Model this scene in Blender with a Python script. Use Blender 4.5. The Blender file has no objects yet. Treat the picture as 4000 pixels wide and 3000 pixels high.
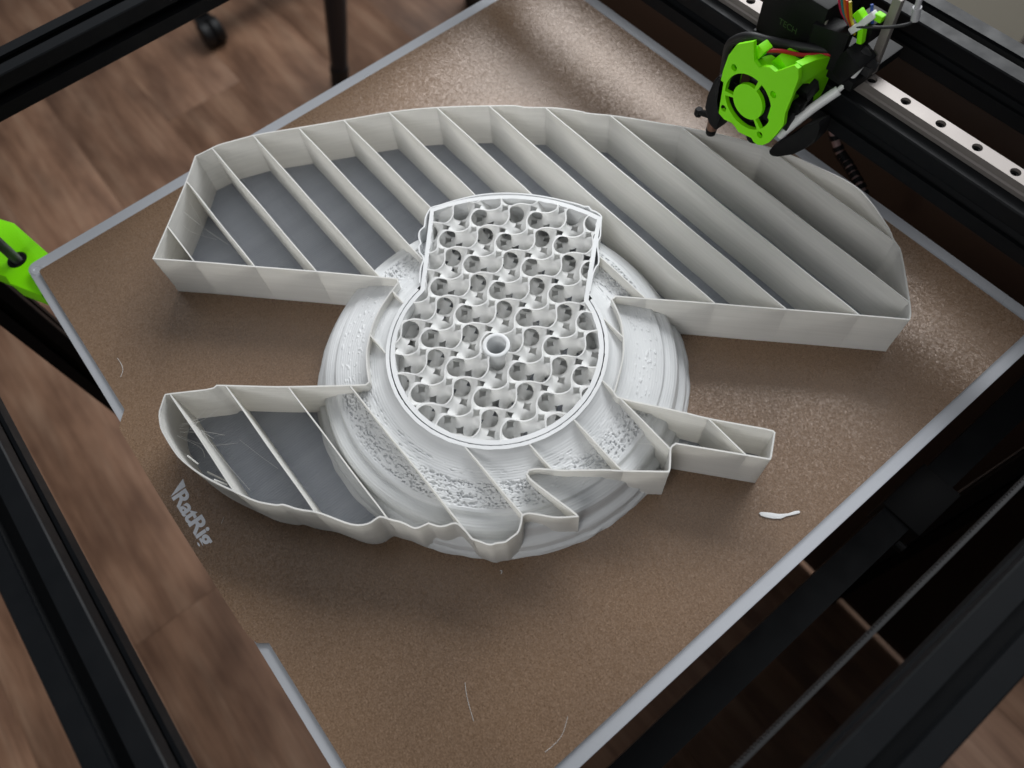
import bpy, bmesh, math, random
import numpy as np
from mathutils import Matrix, Vector
from mathutils.geometry import tessellate_polygon

S = bpy.context.scene
COL = S.collection
random.seed(7); rng = np.random.default_rng(7)
MM = 0.001
PI = math.pi

# ------------------------------------------------------------------ camera
cam = bpy.data.objects.new('camera', bpy.data.cameras.new('camera')); COL.objects.link(cam)
RX = ((0.62600421, 0.77735018, -0.06201146), (0.67858461, -0.58219433, -0.44785343), (-0.38424167, 0.23827811, -0.89195397))
CP = (501.177, 92.926, 446.975)
M = Matrix.Identity(4)
for i in range(3):
    M[i][0] = RX[0][i]; M[i][1] = -RX[1][i]; M[i][2] = -RX[2][i]; M[i][3] = CP[i]*MM
cam.matrix_world = M
cam.data.sensor_width = 36; cam.data.lens = 26.44
cam.data.clip_start = 0.01; cam.data.clip_end = 50
cam.data.dof.use_dof = True; cam.data.dof.focus_distance = 0.47; cam.data.dof.aperture_fstop = 6.0
S.camera = cam
S.render.resolution_x = 1024; S.render.resolution_y = 768

# ------------------------------------------------------------------ light: daylight of a window behind the far corner, a pale room
W = bpy.data.worlds.new('World'); S.world = W; W.use_nodes = True
bg = W.node_tree.nodes['Background']; bg.inputs[0].default_value = (0.80, 0.90, 1.0, 1); bg.inputs[1].default_value = 0.05
def area(name, az, el, dist, size, power, col, target=(0.25, 0.25, 0.0), spread=180, size_y=None):
    L = bpy.data.lights.new(name, 'AREA'); L.shape = 'RECTANGLE'; L.size = size; L.size_y = size_y or size
    L.energy = power; L.color = col; L.spread = math.radians(spread)
    o = bpy.data.objects.new(name, L); COL.objects.link(o)
    a, e = math.radians(az), math.radians(el)
    d = Vector((math.cos(a)*math.cos(e), math.sin(a)*math.cos(e), math.sin(e)))
    o.location = Vector(target) + d*dist
    o.rotation_euler = d.to_track_quat('Z', 'Y').to_euler()
    return o
area('window_light', 120, 42, 2.0, 2.1, 15.5, (0.97, 0.985, 1.0), target=(0.04, 0.66, 0.0), spread=92, size_y=1.1)
for x0, x1, y0, y1 in ((-3.0, 0.0, -0.3, 2.4), (0.0, 1.4, 0.5, 2.4)):      # the pale ceiling, lit by the window
    c = area('ceiling_light', 90, 90, 2.0, x1-x0, 0.40*PI*(x1-x0)*(y1-y0), (0.95, 0.97, 1.0), target=((x0+x1)/2, (y0+y1)/2, 0), size_y=y1-y0)
    c.rotation_euler = (0, 0, 0)
area('fill_light', 288, 33, 1.7, 0.9, 0.60, (1.0, 0.99, 0.98), target=(0.20, 0.44, 0.02), spread=42)  # added fill from the camera side; narrow spread leaves the near corner dark
S.view_settings.view_transform = 'Standard'; S.view_settings.look = 'None'; S.view_settings.gamma = 1
S.view_settings.exposure = 0.55
S.render.engine = 'CYCLES'; S.cycles.max_bounces = 10; S.cycles.diffuse_bounces = 8; S.cycles.transmission_bounces = 6
S.cycles.use_denoising = True

# ------------------------------------------------------------------ helpers
def mat(name, base, rough=0.5, metal=0.0, spec=0.5):
    m = bpy.data.materials.new(name); m.use_nodes = True
    b = m.node_tree.nodes['Principled BSDF']
    b.inputs['Base Color'].default_value = (*base, 1); b.inputs['Roughness'].default_value = rough
    b.inputs['Metallic'].default_value = metal; b.inputs['Specular IOR Level'].default_value = spec
    return m
def nd(m, t, **kw):
    n = m.node_tree.nodes.new(t)
    for k, v in kw.items(): setattr(n, k, v)
    return n
def lk(m, a, b): m.node_tree.links.new(a, b)
def bsdf(m): return m.node_tree.nodes['Principled BSDF']
def coords(m, scale=(1, 1, 1), rot=(0, 0, 0)):
    tc = nd(m, 'ShaderNodeTexCoord'); mp = nd(m, 'ShaderNodeMapping')
    mp.inputs['Scale'].default_value = scale; mp.inputs['Rotation'].default_value = rot
    lk(m, tc.outputs['Object'], mp.inputs[0]); return mp.outputs[0]
def noise(m, vec, scale, detail=4, rough=0.55):
    n = nd(m, 'ShaderNodeTexNoise'); n.inputs['Scale'].default_value = scale
    n.inputs['Detail'].default_value = detail; n.inputs['Roughness'].default_value = rough
    if vec is not None: lk(m, vec, n.inputs['Vector'])
    return n.outputs['Fac']
def ramp(m, fac, stops):
    r = nd(m, 'ShaderNodeValToRGB'); e = r.color_ramp.elements
    while len(e) < len(stops): e.new(0.5)
    for k, (p, c) in enumerate(stops):
        e[k].position = p; e[k].color = (*c, 1) if len(c) == 3 else c
    lk(m, fac, r.inputs[0]); return r.outputs[0]
def bump(m, height, strength, dist, prev=None):
    b = nd(m, 'ShaderNodeBump'); b.inputs['Strength'].default_value = strength; b.inputs['Distance'].default_value = dist
    lk(m, height, b.inputs['Height'])
    if prev is not None: lk(m, prev, b.inputs['Normal'])
    return b.outputs[0]
def link_obj(name, me, m=None, parent=None):
    o = bpy.data.objects.new(name, me); COL.objects.link(o)
    if m is not None and len(me.materials) == 0: me.materials.append(m)
    if parent is not None: o.parent = parent
    return o
def mesh(name, V, F, m=None, parent=None, smooth=None):
    """V in millimetres -> one mesh object"""
    me = bpy.data.meshes.new(name)
    me.from_pydata([(x*MM, y*MM, z*MM) for x, y, z in V], [], [tuple(int(i) for i in f) for f in F])
    me.update()
    if smooth is not None:
        me.shade_smooth()
        if smooth < 179: me.set_sharp_from_angle(angle=math.radians(smooth))
    return link_obj(name, me, m, parent)
def recalc(o):
    bm = bmesh.new(); bm.from_mesh(o.data); bmesh.ops.recalc_face_normals(bm, faces=bm.faces); bm.to_mesh(o.data); bm.free(); return o
def thing(name, label, cat, loc=(0, 0, 0), group=None):
    o = bpy.data.objects.new(name, None); COL.objects.link(o); o.empty_display_size = 0.02
    o['label'] = label; o['category'] = cat
    if group: o['group'] = group
    return o
def tag(o, label, cat, group=None):
    o['label'] = label; o['category'] = cat
    if group: o['group'] = group
    return o
class MB:
    def __init__(s): s.V = []; s.F = []
    def add(s, V, F):
        n = len(s.V); s.V += [tuple(v) for v in V]; s.F += [tuple(i+n for i in f) for f in F]; return s
    def box(s, c, d, rot=None, taper=1.0):
        V = []
        for k in (-1, 1):
            t = taper if k > 0 else 1.0
            for i, j in ((-1, -1), (1, -1), (1, 1), (-1, 1)):
                p = Vector((i*d[0]/2*t, j*d[1]/2*t, k*d[2]/2))
                if rot is not None: p = rot @ p
                V.append((p.x+c[0], p.y+c[1], p.z+c[2]))
        return s.add(V, [(3, 2, 1, 0), (4, 5, 6, 7), (0, 1, 5, 4), (1, 2, 6, 5), (2, 3, 7, 6), (3, 0, 4, 7)])
    def tube(s, P, r, n=10, cap=True, flat=1.0):
        P = [Vector(p) for p in P]; R = r if hasattr(r, '__len__') else [r]*len(P)
        up = Vector((0.13, 0.21, 0.97)); rings = []
        for i, p in enumerate(P):
            t = (P[min(i+1, len(P)-1)]-P[max(i-1, 0)]).normalized()
            u = (up - t*up.dot(t))
            if u.length < 1e-4: u = Vector((1, 0, 0)) - t*t.x
            u.normalize(); up = u; w = t.cross(u)
            rings.append([p + u*(R[i]*flat*math.cos(2*PI*k/n)) + w*(R[i]*math.sin(2*PI*k/n)) for k in range(n)])
        V = [tuple(v) for g in rings for v in g]; F = []
        for i in range(len(P)-1):
            for k in range(n):
                F.append((i*n+k, i*n+(k+1) % n, (i+1)*n+(k+1) % n, (i+1)*n+k))
        if cap: F += [tuple(range(n))[::-1], tuple((len(P)-1)*n+k for k in range(n))]
        return s.add(V, F)
    def prism(s, outer, holes, fn, t0, t1):
        """flat plate with holes; fn(u, v, t) -> point; t0/t1 the two faces"""
        loops = [outer]+list(holes); tri = tessellate_polygon([[Vector((a, b, 0)) for a, b in L] for L in loops])
        flat = [p for L in loops for p in L]; n = len(flat)
        V = [fn(a, b, t0) for a, b in flat]+[fn(a, b, t1) for a, b in flat]
        F = [tuple(t)[::-1] for t in tri]+[tuple(i+n for i in t) for t in tri]; k = 0
        for L in loops:
            m_ = len(L)
            for i in range(m_): F.append((k+i, k+(i+1) % m_, n+k+(i+1) % m_, n+k+i))
            k += m_
        return s.add(V, F)
    def lathe(s, prof, c, n=32, axis='z', close=False):
        V = []; F = []
        for i in range(n):
            a = 2*PI*i/n
            for r, z in prof:
                x, y = r*math.cos(a), r*math.sin(a)
                V.append({'z': (c[0]+x, c[1]+y, c[2]+z), 'y': (c[0]+x, c[1]+z, c[2]+y), 'x': (c[0]+z, c[1]+x, c[2]+y)}[axis])
        m_ = len(prof)
        for i in range(n):
            for k in range(m_-1 if not close else m_):
                F.append((i*m_+k, ((i+1) % n)*m_+k, ((i+1) % n)*m_+(k+1) % m_, i*m_+(k+1) % m_))
        return s.add(V, F)
    def build(s, name, m, parent=None, smooth=30, bev=0):
        o = recalc(mesh(name, s.V, s.F, m, parent))
        if bev:
            bm = bmesh.new(); bm.from_mesh(o.data); bmesh.ops.remove_doubles(bm, verts=bm.verts, dist=1e-6)
            es = [e for e in bm.edges if len(e.link_faces) == 2 and e.calc_face_angle() > 0.6]
            bmesh.ops.bevel(bm, geom=es, offset=bev*MM, segments=2, affect='EDGES', profile=0.6); bm.to_mesh(o.data); bm.free()
        if smooth is not None:
            o.data.shade_smooth(); o.data.set_sharp_from_angle(angle=math.radians(smooth))
        return o
def circle(c, r, n=24, a0=0, a1=2*PI, end=False):
    k = n if not end else n-1
    return [(c[0]+r*math.cos(a0+(a1-a0)*i/k), c[1]+r*math.sin(a0+(a1-a0)*i/k)) for i in range(n)]
def spline(P, n=6):
    P = [Vector(p) for p in P]; out = []
    for i in range(len(P)-1):
        a, b, c, d = P[max(i-1, 0)], P[i], P[i+1], P[min(i+2, len(P)-1)]
        for k in range(n):
            t = k/n; out.append(0.5*((2*b)+(c-a)*t+(2*a-5*b+4*c-d)*t*t+(3*b-a-3*c+d)*t**3))
    out.append(P[-1]); return out
XY = lambda z: (lambda a, b, t: (a, b, t))

# ------------------------------------------------------------------ materials
def wood():
    m = mat('laminate', (0.2, 0.12, 0.08), 0.42)
    tc = nd(m, 'ShaderNodeTexCoord'); oi = nd(m, 'ShaderNodeObjectInfo')
    off = nd(m, 'ShaderNodeVectorMath', operation='ADD'); sc = nd(m, 'ShaderNodeVectorMath', operation='SCALE')
    cmb = nd(m, 'ShaderNodeCombineXYZ'); lk(m, oi.outputs['Random'], cmb.inputs[0]); lk(m, oi.outputs['Random'], cmb.inputs[1])
    lk(m, cmb.outputs[0], sc.inputs[0]); sc.inputs['Scale'].default_value = 37.0
    lk(m, tc.outputs['Object'], off.inputs[0]); lk(m, sc.outputs[0], off.inputs[1])
    mp = nd(m, 'ShaderNodeMapping'); mp.inputs['Scale'].default_value = (1.6, 13, 1); lk(m, off.outputs[0], mp.inputs[0])
    mp2 = nd(m, 'ShaderNodeMapping'); mp2.inputs['Scale'].default_value = (2.2, 5.0, 1); lk(m, off.outputs[0], mp2.inputs[0])
    mp3 = nd(m, 'ShaderNodeMapping'); mp3.inputs['Scale'].default_value = (8, 190, 1); lk(m, off.outputs[0], mp3.inputs[0])
    a = noise(m, mp.outputs[0], 2.2, 6, 0.62); b = noise(m, mp2.outputs[0], 2.4, 3, 0.5); c = noise(m, mp3.outputs[0], 1.0, 2, 0.5)
    c1 = ramp(m, a, [(0.30, (0.185, 0.098, 0.060)), (0.5, (0.29, 0.165, 0.106)), (0.68, (0.37, 0.232, 0.157))])
    mx = nd(m, 'ShaderNodeMix', data_type='RGBA', blend_type='MULTIPLY'); mx.inputs[0].default_value = 0.85
    lk(m, c1, mx.inputs[6]); lk(m, ramp(m, b, [(0.34, (0.55, 0.50, 0.47)), (0.58, (1.05, 1.03, 1.0))]), mx.inputs[7])
    mx2 = nd(m, 'ShaderNodeMix', data_type='RGBA', blend_type='MULTIPLY'); mx2.inputs[0].default_value = 0.35
    lk(m, mx.outputs[2], mx2.inputs[6]); lk(m, ramp(m, c, [(0.35, (0.6, 0.6, 0.6)), (0.6, (1, 1, 1))]), mx2.inputs[7])
    mv = nd(m, 'ShaderNodeMix', data_type='RGBA', blend_type='MULTIPLY'); mv.inputs[0].default_value = 1
    lk(m, mx2.outputs[2], mv.inputs[6]); lk(m, ramp(m, oi.outputs['Random'], [(0, (0.86, 0.85, 0.84)), (1, (1.1, 1.08, 1.05))]), mv.inputs[7])
    lk(m, mv.outputs[2], bsdf(m).inputs['Base Color'])
    lk(m, bump(m, c, 0.15, 0.0006), bsdf(m).inputs['Normal'])
    return m
def pei():
    m = mat('textured_pei', (0.2, 0.125, 0.078), 0.3, 0.12, 0.6)
    v = coords(m)
    fine = noise(m, v, 1100, 3, 0.6); mid = noise(m, v, 520, 3, 0.6); big = noise(m, v, 9, 4, 0.6)
    c = ramp(m, fine, [(0.30, (0.130, 0.080, 0.046)), (0.52, (0.205, 0.130, 0.079)), (0.74, (0.32, 0.212, 0.138))])
    mx = nd(m, 'ShaderNodeMix', data_type='RGBA', blend_type='MULTIPLY'); mx.inputs[0].default_value = 1
    lk(m, c, mx.inputs[6]); lk(m, ramp(m, big, [(0.3, (0.9, 0.9, 0.92)), (0.7, (1.07, 1.05, 1.03))]), mx.inputs[7])
    lk(m, mx.outputs[2], bsdf(m).inputs['Base Color'])
    fine2 = noise(m, v, 1700, 2, 0.6)
    vo = nd(m, 'ShaderNodeTexVoronoi'); vo.inputs['Scale'].default_value = 850; lk(m, v, vo.inputs['Vector'])
    sub = nd(m, 'ShaderNodeVectorMath', operation='SUBTRACT'); lk(m, vo.outputs['Color'], sub.inputs[0]); sub.inputs[1].default_value = (0.5, 0.5, 0.5)
    scl = nd(m, 'ShaderNodeVectorMath', operation='MULTIPLY'); lk(m, sub.outputs[0], scl.inputs[0]); scl.inputs[1].default_value = (0.13, 0.13, 0.0)
    adn = nd(m, 'ShaderNodeVectorMath', operation='ADD'); lk(m, bump(m, fine2, 0.3, 0.0003), adn.inputs[0]); lk(m, scl.outputs[0], adn.inputs[1])
    nrm = nd(m, 'ShaderNodeVectorMath', operation='NORMALIZE'); lk(m, adn.outputs[0], nrm.inputs[0])
    lk(m, nrm.outputs[0], bsdf(m).inputs['Normal'])
    lk(m, ramp(m, mid, [(0.3, (0.22,)*3), (0.7, (0.36,)*3)]), bsdf(m).inputs['Roughness'])
    return m
def pla(name, base, trans, tcol, rough=0.42, band=True):
    m = mat(name, base, rough, 0, 0.45)
    v = coords(m, (22, 22, 520)); n = noise(m, v, 1.0, 3, 0.5)
    v2 = coords(m); n2 = noise(m, v2, 60, 3, 0.5)
    c = ramp(m, n, [(0.3, tuple(x*0.92 for x in base)), (0.7, tuple(min(1, x*1.04) for x in base))])
    lk(m, c, bsdf(m).inputs['Base Color'])
    if band:
        add = nd(m, 'ShaderNodeMath', operation='ADD'); lk(m, n, add.inputs[0]); lk(m, n2, add.inputs[1])
        lk(m, bump(m, add.outputs[0], 0.30, 0.0006), bsdf(m).inputs['Normal'])
    if trans:
        t = nd(m, 'ShaderNodeBsdfTranslucent'); t.inputs[0].default_value = (*tcol, 1)
        mx = nd(m, 'ShaderNodeMixShader'); mx.inputs[0].default_value = trans
        lk(m, bsdf(m).outputs[0], mx.inputs[1]); lk(m, t.outputs[0], mx.inputs[2])
        lk(m, mx.outputs[0], m.node_tree.nodes['Material Output'].inputs[0])
    return m
def base_layer_mat():
    m = mat('thin_first_layers', (0.42, 0.44, 0.48), 0.5)
    v = coords(m, (1, 1, 1)); w = nd(m, 'ShaderNodeTexWave', wave_type='BANDS', bands_direction='X')
    w.inputs['Scale'].default_value = 190; w.inputs['Distortion'].default_value = 1.2; w.inputs['Detail Scale'].default_value = 0.6
    lk(m, v, w.inputs[0]); n = noise(m, coords(m, (60, 4, 1)), 1.0, 4, 0.6)
    c = ramp(m, n, [(0.3, (0.30, 0.32, 0.365)), (0.7, (0.37, 0.39, 0.435))]); lk(m, c, bsdf(m).inputs['Base Color'])
    lk(m, bump(m, w.outputs['Fac'], 0.35, 0.0004), bsdf(m).inputs['Normal']); return m
def anodised(name='black_anodised', base=(0.0035, 0.0043, 0.0055), rough=0.5):
    m = mat(name, base, rough, 0, 0.18)
    n = noise(m, coords(m, (1, 1, 1)), 60, 3, 0.6)
    lk(m, ramp(m, n, [(0.3, (rough-0.05,)*3), (0.7, (rough+0.08,)*3)]), bsdf(m).inputs['Roughness']); return m
def brushed(name, base, rough=0.3, metal=1.0, sc=12):
    m = mat(name, base, rough, metal)
    n = noise(m, coords(m, (1, 1, 1), (0, 0, 0.78)), sc, 3, 0.5)
    lk(m, ramp(m, n, [(0.3, (rough-0.06,)*3), (0.7, (rough+0.1,)*3)]), bsdf(m).inputs['Roughness']); return m
def plastic(name, base, rough=0.4):
    m = mat(name, base, rough, 0, 0.2 if max(base) < 0.05 else 0.28); n = noise(m, coords(m, (30, 30, 900)), 1, 2)
    lk(m, bump(m, n, 0.15, 0.0004), bsdf(m).inputs['Normal']); return m
M_WOOD = wood(); M_PEI = pei()
M_PLA = pla('white_pla', (0.84, 0.84, 0.825), 0.32, (0.92, 0.895, 0.84))
M_PLAS = pla('white_pla_solid', (0.79, 0.80, 0.805), 0.0, (1, 1, 1), 0.58)
M_GYR = pla('white_pla_infill', (0.93, 0.935, 0.935), 0.36, (0.94, 0.93, 0.90), 0.4, False)
M_BASE = base_layer_mat(); M_DISC = pla('white_pla_disc', (0.70, 0.712, 0.72), 0.0, (1, 1, 1), 0.55)
M_ANO = anodised(); M_ALU = brushed('aluminium', (0.66, 0.68, 0.72), 0.30, 0.45, 6); M_STEEL = brushed('rail_steel', (0.25, 0.225, 0.21), 0.5, 0.4)
M_MAG = mat('magnet_rubber', (0.012, 0.012, 0.012), 0.7)
M_GREEN = plastic('lime_plastic', (0.24, 0.84, 0.001), 0.5)
M_BLK = plastic('black_plastic', (0.005, 0.005, 0.0055), 0.55); M_RUB = mat('black_rubber', (0.012, 0.012, 0.013), 0.55)
M_RED = mat('red_wire', (0.42, 0.012, 0.02), 0.4); M_GREY = mat('clear_sleeve', (0.78, 0.79, 0.78), 0.35)
M_LOGO = mat('bare_print_grey', (0.66, 0.68, 0.73), 0.5)
M_COPPER = mat('copper', (0.30, 0.17, 0.12), 0.35, 0.7)

# ------------------------------------------------------------------ floor of laminate planks
floor = mesh('floor', [(-3600, -1500, -790), (1700, -1500, -790), (1700, 3600, -790), (-3600, 3600, -790)], [(0, 1, 2, 3)], mat('floor_gap', (0.02, 0.012, 0.008), 0.8))
floor['kind'] = 'structure'
pm = MB().box((0, 0, -4), (1284.8, 192.8, 8)).build('plank', M_WOOD, None, 30, 0.5)
first = True
for r in range(26):
    y = -1400 + r*193.2
    x0 = -3500 + (r*517) % 1285
    for c in range(5):
        x = x0 + c*1285.2 - 300
        if x > 2000 or x < -4200: continue
        o = pm if first else pm.copy()
        if not first: COL.objects.link(o)
        first = False
        o.location = (x*MM, y*MM, -0.782); o.parent = floor

# ------------------------------------------------------------------ heated bed
bed = thing('heated_bed', 'square silver aluminium bed plate under the brown print sheet', 'printer bed')
def rrect(x0, y0, x1, y1, r, n=6):
    P = []
    for cx, cy, a in ((x1-r, y0+r, -PI/2), (x1-r, y1-r, 0), (x0+r, y1-r, PI/2), (x0+r, y0+r, PI)):
        P += [(cx+r*math.cos(a+PI/2*k/n), cy+r*math.sin(a+PI/2*k/n)) for k in range(n+1)]
    return P
MB().prism(rrect(-13, -7, 508.5, 511.5, 7), [], XY(0), -8.4, -2.3).build('aluminium_plate', M_ALU, bed, 30, 0.5)
MB().prism(rrect(0.6, 0.6, 499.4, 499.4, 2), [], XY(0), -2.3, -0.8).build('magnetic_layer', M_MAG, bed, 30)
MB().lathe([(3.0, 0), (5.2, 0), (5.2, 0.35), (3.0, 0.35)], (-4.2, -0.6, -2.3), 20, close=True).build('corner_washer', M_ALU, bed, 30)
MB().prism(rrect(520, 60, 540, 560, 1), [], XY(0), -82, -60).build('support_beam', M_ANO, bed, 30)
MB().box((532, 384, -74), (30, 44, 32)).build('arm_bracket', M_BLK, bed, 30, 1.0)
MB().tube([(541, 352, -68), (547, 352, -68)], 3.6, 12).build('bolt', M_BLK, bed, 30)
gp = [(-84, -8), (-69, 1), (-19.5, 10.8), (6, 6), (14, -9.5), (-13, -24), (-22, -24.5), (-40, -34), (-80, -36)]
o = MB().prism(gp, [circle((-31.5, -11), 7.5, 20)], XY(0), -26, -8.6).build('corner_bracket', M_GREEN, bed, 30, 1.0)
o['label'] = 'bright green plastic bracket under the corner'
MB().lathe([(4.6, -8.4), (7.4, -8.4), (7.4, -20), (4.6, -20)], (-31.5, -11, 0), 20, close=True).build('screw_bushing', M_BLK, bed, 30)

# ------------------------------------------------------------------ print sheet
tab = [(0, 1.5), (1.5, 0), (152, 0), (157, -4.8), (161, -8.3), (164, -9.2), (180, -9.3), (227, -9.5), (300, -8.6), (330, -8.0), (338, -7.2), (343, -5.6), (347.5, 0), (498.5, 0), (500, 1.5), (500, 498.5), (498.5, 500), (1.5, 500), (0, 498.5)]
sheet = MB().prism(tab, [], XY(0), -0.8, 0.0).build('print_sheet', M_PEI, None, 30)
tag(sheet, 'brown speckled spring steel sheet with a silver logo on its front tab', 'print sheet')
cu = bpy.data.curves.new('logo', 'FONT'); cu.body = 'RatRig'; cu.size = 13.4*MM; cu.extrude = 0.05*MM; cu.offset = 0.42*MM; cu.space_character = 0.97
to = bpy.data.objects.new('logo', cu); COL.objects.link(to)
bpy.context.view_layer.update()
me = bpy.data.meshes.new_from_object(to.evaluated_get(bpy.context.evaluated_depsgraph_get())); bpy.data.objects.remove(to)
xs = [v.co.x for v in me.vertices]; sx = 42.6*MM/(max(xs)-min(xs)); x0 = min(xs)
for v in me.vertices: v.co = Vector((0.2302+(v.co.x-x0)*sx, -0.0034+v.co.y, 0.00008+v.co.z))
me.materials.clear(); lo = link_obj('logo_lettering', me, M_LOGO, sheet); lo['label'] = 'silver lettering RatRig'
MB().prism([(229.2, -3.9), (229.2, 6.8), (223.4, 8.0), (226.5, 1.2)], [], XY(0), 0.03, 0.13).build('logo_mark', M_LOGO, sheet, None)

# ------------------------------------------------------------------ the half-finished print
H = 39.06
CX, CY = 298.0, 211.4
PHI = math.radians(134.7)
def loc2(al, pe): return (CX+al*math.cos(PHI)-pe*math.sin(PHI), CY+al*math.sin(PHI)+pe*math.cos(PHI))
OUT = [(88.7, 74.0), (70.0, 94.4), (42.0, 124.5), (23.8, 141.7), (25.0, 149.5), (25.3, 159.3), (29.3, 169.6), (36.3, 187.4), (52.2, 214.7), (68.9, 244.4), (85.2, 273.8), (94.5, 288.6), (106.6, 305.0), (120.8, 322.2), (131.9, 334.9), (144.0, 348.6), (148.2, 352.0), (152.4, 354.5), (162.0, 365.1), (170.5, 373.1), (184.1, 382.9), (187.5, 384.0), (199.4, 394.5), (213.3, 404.9), (233.8, 418.7), (241.4, 424.2), (266.2, 439.8), (281.0, 447.7), (296.5, 455.7), (315.9, 463.0), (332.1, 467.1), (344.4, 470.5), (356.3, 472.5), (365.8, 472.4), (373.6, 470.3), (382.2, 467.5), (390.6, 464.0), (399.4, 460.2), (405.3, 455.9), (408.9, 454.7), (413.3, 453.0), (423.7, 443.3), (438.4, 429.0), (444.8, 422.5), (448.7, 417.9), (450.2, 414.5), (428.6, 394.4), (400.0, 367.3), (377.5, 345.9), (364.2, 333.7), (334.9, 305.4), (320.3, 291.5), (320.6, 288.5), (326.0, 286.8), (334.5, 283.2), (342.9, 277.6), (348.0, 273.4), (354.1, 267.7), (358.7, 262.1), (364.1, 254.4), (370.3, 245.0), (374.1, 244.6), (404.6, 266.7), (416.4, 274.4), (432.5, 286.9), (446.4, 297.8), (448.7, 297.8), (453.8, 290.5), (458.3, 284.0), (458.2, 282.8), (447.3, 274.0), (417.4, 249.5), (417.2, 246.6), (418.1, 244.9), (421.8, 241.3), (426.1, 236.7), (427.3, 234.6), (409.1, 213.7), (403.7, 208.4), (398.1, 201.4), (392.6, 194.9), (388.1, 189.1), (383.3, 184.4), (376.9, 177.9), (375.4, 174.5), (376.3, 172.6), (379.6, 172.0), (395.5, 175.2), (411.2, 178.7), (414.1, 178.4), (407.8, 169.6), (404.7, 166.4), (395.5, 158.9), (393.8, 156.3), (393.8, 154.6), (396.5, 151.8), (399.7, 147.0), (399.5, 143.2), (399.3, 140.4), (399.4, 137.9), (396.3, 133.5), (395.6, 131.1), (393.7, 129.2), (390.0, 127.2), (386.2, 124.7), (384.2, 124.3), (381.4, 124.6), (376.9, 124.1), (373.7, 123.6), (372.0, 121.9), (370.6, 117.6), (368.6, 114.7), (365.6, 112.6), (363.3, 111.3), (362.7, 109.0), (361.5, 104.6), (359.0, 102.5), (353.4, 100.2), (347.4, 95.7), (342.6, 92.8), (342.0, 90.8), (342.0, 85.6), (339.2, 80.4), (334.3, 76.0), (324.3, 70.3), (317.2, 66.2), (308.3, 58.1), (301.0, 53.6), (299.6, 52.2), (298.8, 50.5), (294.9, 47.0), (287.9, 41.3), (274.7, 34.9), (267.5, 31.3), (257.5, 26.6), (247.1, 22.7), (235.3, 19.6), (227.2, 19.0), (218.5, 19.1), (209.8, 19.5), (205.5, 20.8), (198.8, 23.4), (194.5, 27.5), (189.7, 32.1), (189.6, 33.4), (197.9, 45.8), (205.8, 57.9), (205.3, 61.1), (208.5, 64.8), (222.2, 79.7), (233.4, 92.2), (247.3, 109.1), (261.0, 126.0), (266.6, 133.2), (266.3, 135.5), (263.2, 137.0), (256.3, 140.5), (248.0, 145.6), (243.3, 149.9), (238.0, 155.3), (232.8, 161.2), (226.8, 170.3), (223.4, 177.0), (220.2, 184.7), (217.7, 191.5), (215.3, 192.4), (206.2, 184.3), (174.4, 154.8), (156.6, 138.0), (142.8, 124.9), (110.8, 95.2), (90.3, 75.2)]
NECK = [(227.4, 201.9), (218.7, 209.0), (214.2, 214.6), (211.1, 216.2), (207.2, 216.5), (202.6, 219.3), (201.7, 221.5), (197.3, 223.1), (193.1, 226.5), (191.9, 230.0), (191.3, 232.0), (186.1, 236.8), (182.9, 241.6), (181.5, 245.7), (183.8, 251.7), (187.7, 262.3), (193.2, 274.1), (197.8, 281.7), (204.1, 290.0), (210.5, 296.8), (217.9, 303.7), (230.1, 312.9), (245.7, 322.6), (251.0, 325.1), (253.6, 327.4), (257.2, 327.0), (260.4, 328.3), (265.8, 328.4), (270.0, 324.4), (277.0, 317.7), (279.0, 315.1), (280.6, 312.1), (285.3, 308.0), (289.6, 305.0), (294.0, 300.7), (295.1, 297.4), (298.3, 291.9), (306.3, 282.3)]
def smooth_loop(P, it=1, lim=0.75):
    for _ in range(it):
        Q = []; n = len(P)
        for i in range(n):
            a, b, c = Vector(P[i-1]), Vector(P[i]), Vector(P[(i+1) % n])
            if (b-a).angle(c-b, 0) > lim: Q.append(tuple(b))
            else:
                Q.append(tuple(b+(a-b)*0.25)); Q.append(tuple(b+(c-b)*0.25))
        P = Q
    return P
def normals2(P, closed=True):
    n = len(P); N = []
    for i in range(n):
        a = Vector(P[i-1]) if (closed or i) else Vector(P[i]); c = Vector(P[(i+1) % n]) if (closed or i < n-1) else Vector(P[i]); b = Vector(P[i])
        d1 = (b-a).normalized() if (b-a).length > 1e-9 else (c-b).normalized(); d2 = (c-b).normalized() if (c-b).length > 1e-9 else d1
        t = d1+d2; t = t.normalized() if t.length > 1e-6 else d1
        k = max(0.5, t.dot(d1)); nrm = Vector((-t.y, t.x))/k
        N.append(nrm)
    return N
def resample(P, step, closed=True):
    out = []; n = len(P)
    for i in range(n if closed else n-1):
        a, b = Vector(P[i]), Vector(P[(i+1) % n]); k = max(1, int((b-a).length/step))
        out += [tuple(a+(b-a)*j/k) for j in range(k)]
    if not closed: out.append(P[-1])
    return out
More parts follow.
